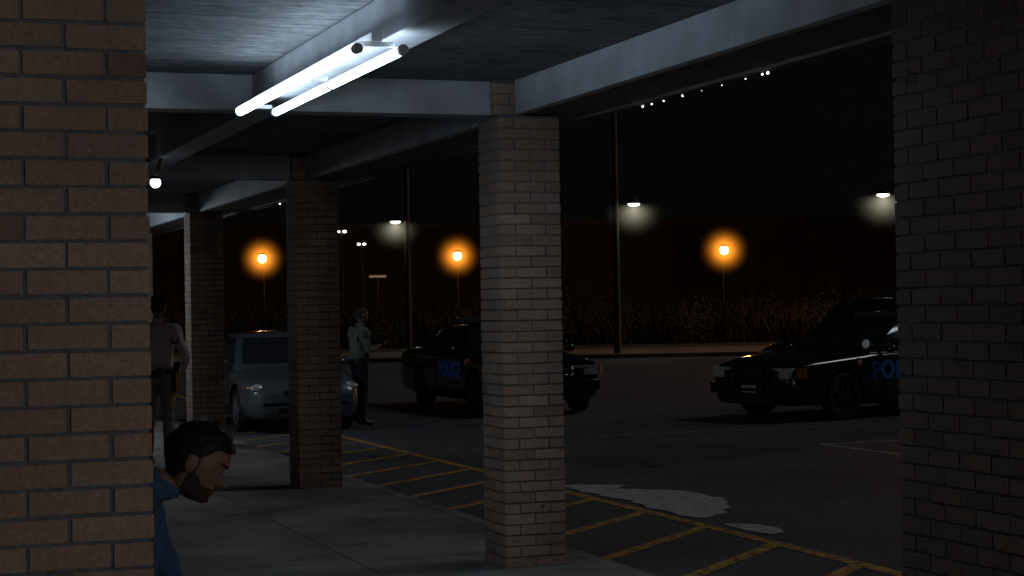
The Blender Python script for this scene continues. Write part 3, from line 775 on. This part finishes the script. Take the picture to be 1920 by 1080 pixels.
for c in range(150):
    xc=random.uniform(-40,48); zc=random.uniform(73,84); p=W(xc,zc); r=random.uniform(.6,1.35)
    for _ in range(190):
        d=Vector((random.gauss(0,1),random.gauss(0,1),random.gauss(0,.8))).normalized()*r*random.uniform(.4,1.05)
        q=Vector((p.x,p.y,r*.8))+d; s1=Vector((random.gauss(0,1),random.gauss(0,1),random.gauss(0,1))).normalized()*.08; s2=s1.orthogonal().normalized()*.05
        mb.add([q-s1,q+s2,q+s1,q-s2],[(0,1,2,3)],M['leaf'])
mb.obj('brush_bank',None,False)
wh=empty('warehouse')
def wbox(b,x0,x1,z0,z1,h0,h1,mat):
    vs=[W(x,z,h) for h in (h0,h1) for z in (z0,z1) for x in (x0,x1)]
    b.add(vs,[(0,2,3,1),(4,5,7,6),(0,1,5,4),(2,6,7,3),(0,4,6,2),(1,3,7,5)],mat)
b=MB(); wbox(b,-80,75,172,200,-.2,9.2,M['warewall'])
for i in range(40): wbox(b,-78+i*3.9,-77.7+i*3.9,171.8,171.98,0,9.1,M['warewall'])
wbox(b,-80.2,75.2,171.7,200.3,9.21,9.6,M['black'])
for i in range(6): wbox(b,-60+i*22,-56+i*22,171.9,171.97,0,4,M['waredoor'])
b.obj('walls',wh,False)
b=MB(); wbox(b,-11.8,-10.4,150,150.2,4.2,4.4,emis('dim_panel',(1,.95,.8),.05)); b.cyl(W(-11.1,150.1,GZ),W(-11.1,150.1,4.2),.05,.05,M['black']); b.obj('lit_canopy_sign')

def halo(parent,loc,r,col,s,down=False,pw=3.0):  # lens glow put in as a self-lit sphere around the lamp; no mist
    m=bpy.data.materials.new('lens_glow'); m.use_nodes=True; nt=m.node_tree; nt.nodes.clear(); L=nt.links.new
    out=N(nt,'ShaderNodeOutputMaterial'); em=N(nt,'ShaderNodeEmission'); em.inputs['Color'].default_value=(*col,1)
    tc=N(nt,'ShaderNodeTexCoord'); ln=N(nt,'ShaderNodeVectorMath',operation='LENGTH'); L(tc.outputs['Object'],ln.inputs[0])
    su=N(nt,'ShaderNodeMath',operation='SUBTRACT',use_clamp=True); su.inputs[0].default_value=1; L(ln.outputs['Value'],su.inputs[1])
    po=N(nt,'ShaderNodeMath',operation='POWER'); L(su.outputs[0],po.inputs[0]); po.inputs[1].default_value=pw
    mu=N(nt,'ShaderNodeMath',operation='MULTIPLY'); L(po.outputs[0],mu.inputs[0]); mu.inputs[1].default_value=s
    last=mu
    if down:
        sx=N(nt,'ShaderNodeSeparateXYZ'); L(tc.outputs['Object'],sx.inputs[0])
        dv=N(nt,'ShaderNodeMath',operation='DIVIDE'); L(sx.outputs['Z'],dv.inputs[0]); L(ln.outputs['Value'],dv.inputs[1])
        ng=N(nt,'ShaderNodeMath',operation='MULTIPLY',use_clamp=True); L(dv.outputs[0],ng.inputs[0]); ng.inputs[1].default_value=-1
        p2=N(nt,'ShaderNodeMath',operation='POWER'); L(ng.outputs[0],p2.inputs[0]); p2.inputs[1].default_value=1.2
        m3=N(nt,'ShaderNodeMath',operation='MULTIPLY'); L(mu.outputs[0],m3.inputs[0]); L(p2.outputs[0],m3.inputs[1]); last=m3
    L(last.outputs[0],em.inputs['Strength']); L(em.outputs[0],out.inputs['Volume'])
    b=MB(); b.sph((0,0,0),1,m,24,16); o=b.obj('glow_volume',parent); o.location=loc; o.scale=(r,r,r); return o
SOD=(1,.30,.02)
M['sod']=emis('sodium_bulb',(1,.66,.28),14)
def sodium(xc,zc,h,power,halo_r=2.0):
    e=empty('sodium_street_lamp',W(xc,zc,0))
    b=MB(); b.cyl((0,0,GZ),(0,0,h+.35),.05,.04,M['black'],12); F=Vector((-SA,-CA,0))
    b.cyl((0,0,h+.35),F*.9+Vector((0,0,h+.42)),.04,.04,M['black'],8)
    b.sph(F*.9+Vector((0,0,h+.38)),(.40,.40,.12),M['black'],16,8); b.obj('pole_and_hood',e)
    b=MB(); b.sph(F*.95+Vector((0,0,h)),(.36,.36,.36),M['sod'],16,10); b.obj('bulb',e)
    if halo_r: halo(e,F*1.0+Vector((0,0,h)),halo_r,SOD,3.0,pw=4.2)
    plight('glow',e,F*3.5+Vector((0,0,h)),power,(1,.40,.07),.3)
sodium(-20.5,150,5.9,380,2.35); sodium(-4.45,150,5.85,380,2.35); sodium(17.5,150,5.95,450,2.5)
sodium(27,70,8,2800,None)   # nearer unseen lamp, outside the view, lighting the footway and cars
M['mh']=emis('metal_halide',(.95,1,.85),5)
def polelamp(xc,zc,h,top,offx,wood=True,power=15):
    e=empty('utility_pole_lamp' if wood else 'parking_lot_lamp',W(xc,zc,0)); Rv=Vector((CA,-SA,0))
    b=MB(); b.cyl((0,0,GZ),(0,0,top),.13,.09,M['galv'] if wood else M['polem'],14)
    lp=Rv*offx+Vector((0,0,h))
    b.cyl((0,0,h+.22),lp+Vector((0,0,.22)),.03,.03,M['polem'],8)
    b.cyl(lp+Vector((0,0,.05)),lp+Vector((0,0,.22)),.26,.06,M['polem'],20,False)
    b.obj('pole_and_arm',e)
    b=MB(); b.sph(lp+Vector((0,0,.03)),(.20,.20,.07),M['mh'],16,8); b.obj('lamp',e)
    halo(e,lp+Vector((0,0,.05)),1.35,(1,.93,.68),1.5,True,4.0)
    plight('glow',e,lp+Vector((0,0,-.1)),power,(1,.95,.78),.12,'SPOT')
    return e
polelamp(3.46,60,4.92,9.3,.62); polelamp(-3.95,69,4.9,7.4,-.45); polelamp(12.4,57,4.92,9.0,-.68)
for (xc,zc) in ((-10.3,110),(-10.9,132)):
    e=empty('parking_lot_lamp',W(xc,zc,0)); Rv=Vector((CA,-SA,0)); b=MB(); b.cyl((0,0,GZ),(0,0,6.4),.1,.07,M['polem'],10)
    b.cyl(Rv*-.3+Vector((0,0,6.42)),Rv*.3+Vector((0,0,6.42)),.05,.05,M['polem'],8); b.obj('pole',e)
    b=MB()
    for s in (-.2,.2): b.sph(Rv*s+Vector((0,0,6.35)),(.13,.13,.09),M['mh'],10,6)
    b.obj('lamp_heads',e)
b=MB()
P_=[W(40,50,5.6),W(12.4,57,5.55),W(3.46,60,5.5),W(-3.95,69,5.5),W(-40,90,5.5)]
for a,c_ in zip(P_,P_[1:]):
    for i in range(10):
        t0=i/10;t1=(i+1)/10
        q0=a.lerp(c_,t0)-Vector((0,0,.25*4*t0*(1-t0)));q1=a.lerp(c_,t1)-Vector((0,0,.25*4*t1*(1-t1)))
        b.cyl(q0,q1,.02,.02,M['galv'],5,False)
b.obj('overhead_wire')

# ------------------------------------------------------------ sky, moonlight, camera
sc=bpy.context.scene
w=bpy.data.worlds.new('World'); sc.world=w; w.use_nodes=True; nt=w.node_tree
bg=nt.nodes['Background']; sky=nt.nodes.new('ShaderNodeTexSky'); sky.sky_type='NISHITA'; sky.sun_disc=False
sky.sun_elevation=math.radians(48); sky.sun_rotation=math.radians(97)
hs=nt.nodes.new('ShaderNodeHueSaturation'); hs.inputs['Saturation'].default_value=.5
nt.links.new(sky.outputs[0],hs.inputs['Color']); nt.links.new(hs.outputs[0],bg.inputs['Color'])
bg.inputs['Strength'].default_value=.00030
su=bpy.data.lights.new('moonlight','SUN'); su.energy=.21; su.angle=math.radians(14); su.color=(.86,.92,1)
so=bpy.data.objects.new('moonlight',su); sc.collection.objects.link(so)
dv=Vector((-1,.12,-math.tan(math.radians(48)))); so.rotation_euler=dv.to_track_quat('-Z','Y').to_euler()
cam=bpy.data.cameras.new('camera'); co=bpy.data.objects.new('camera',cam); sc.collection.objects.link(co); sc.camera=co
cam.lens=36*3400/1920; cam.sensor_width=36; cam.clip_end=1500; cam.clip_start=.05
F=Vector((SA,CA,0)); Rr=Vector((CA,-SA,0)); Up=Vector((0,0,1)); pt=math.atan(34/3400)
F2=(F*math.cos(pt)+Up*math.sin(pt)); U2=(Up*math.cos(pt)-F*math.sin(pt))
r=.017; X=(Rr-r*U2).normalized(); Y=(U2+r*Rr).normalized(); Z=-F2
co.matrix_world=Matrix((( X.x,Y.x,Z.x,0),(X.y,Y.y,Z.y,0),(X.z,Y.z,Z.z,CAMZ),(0,0,0,1)))
sc.view_settings.view_transform='Standard'; sc.view_settings.look='None'; sc.view_settings.exposure=0
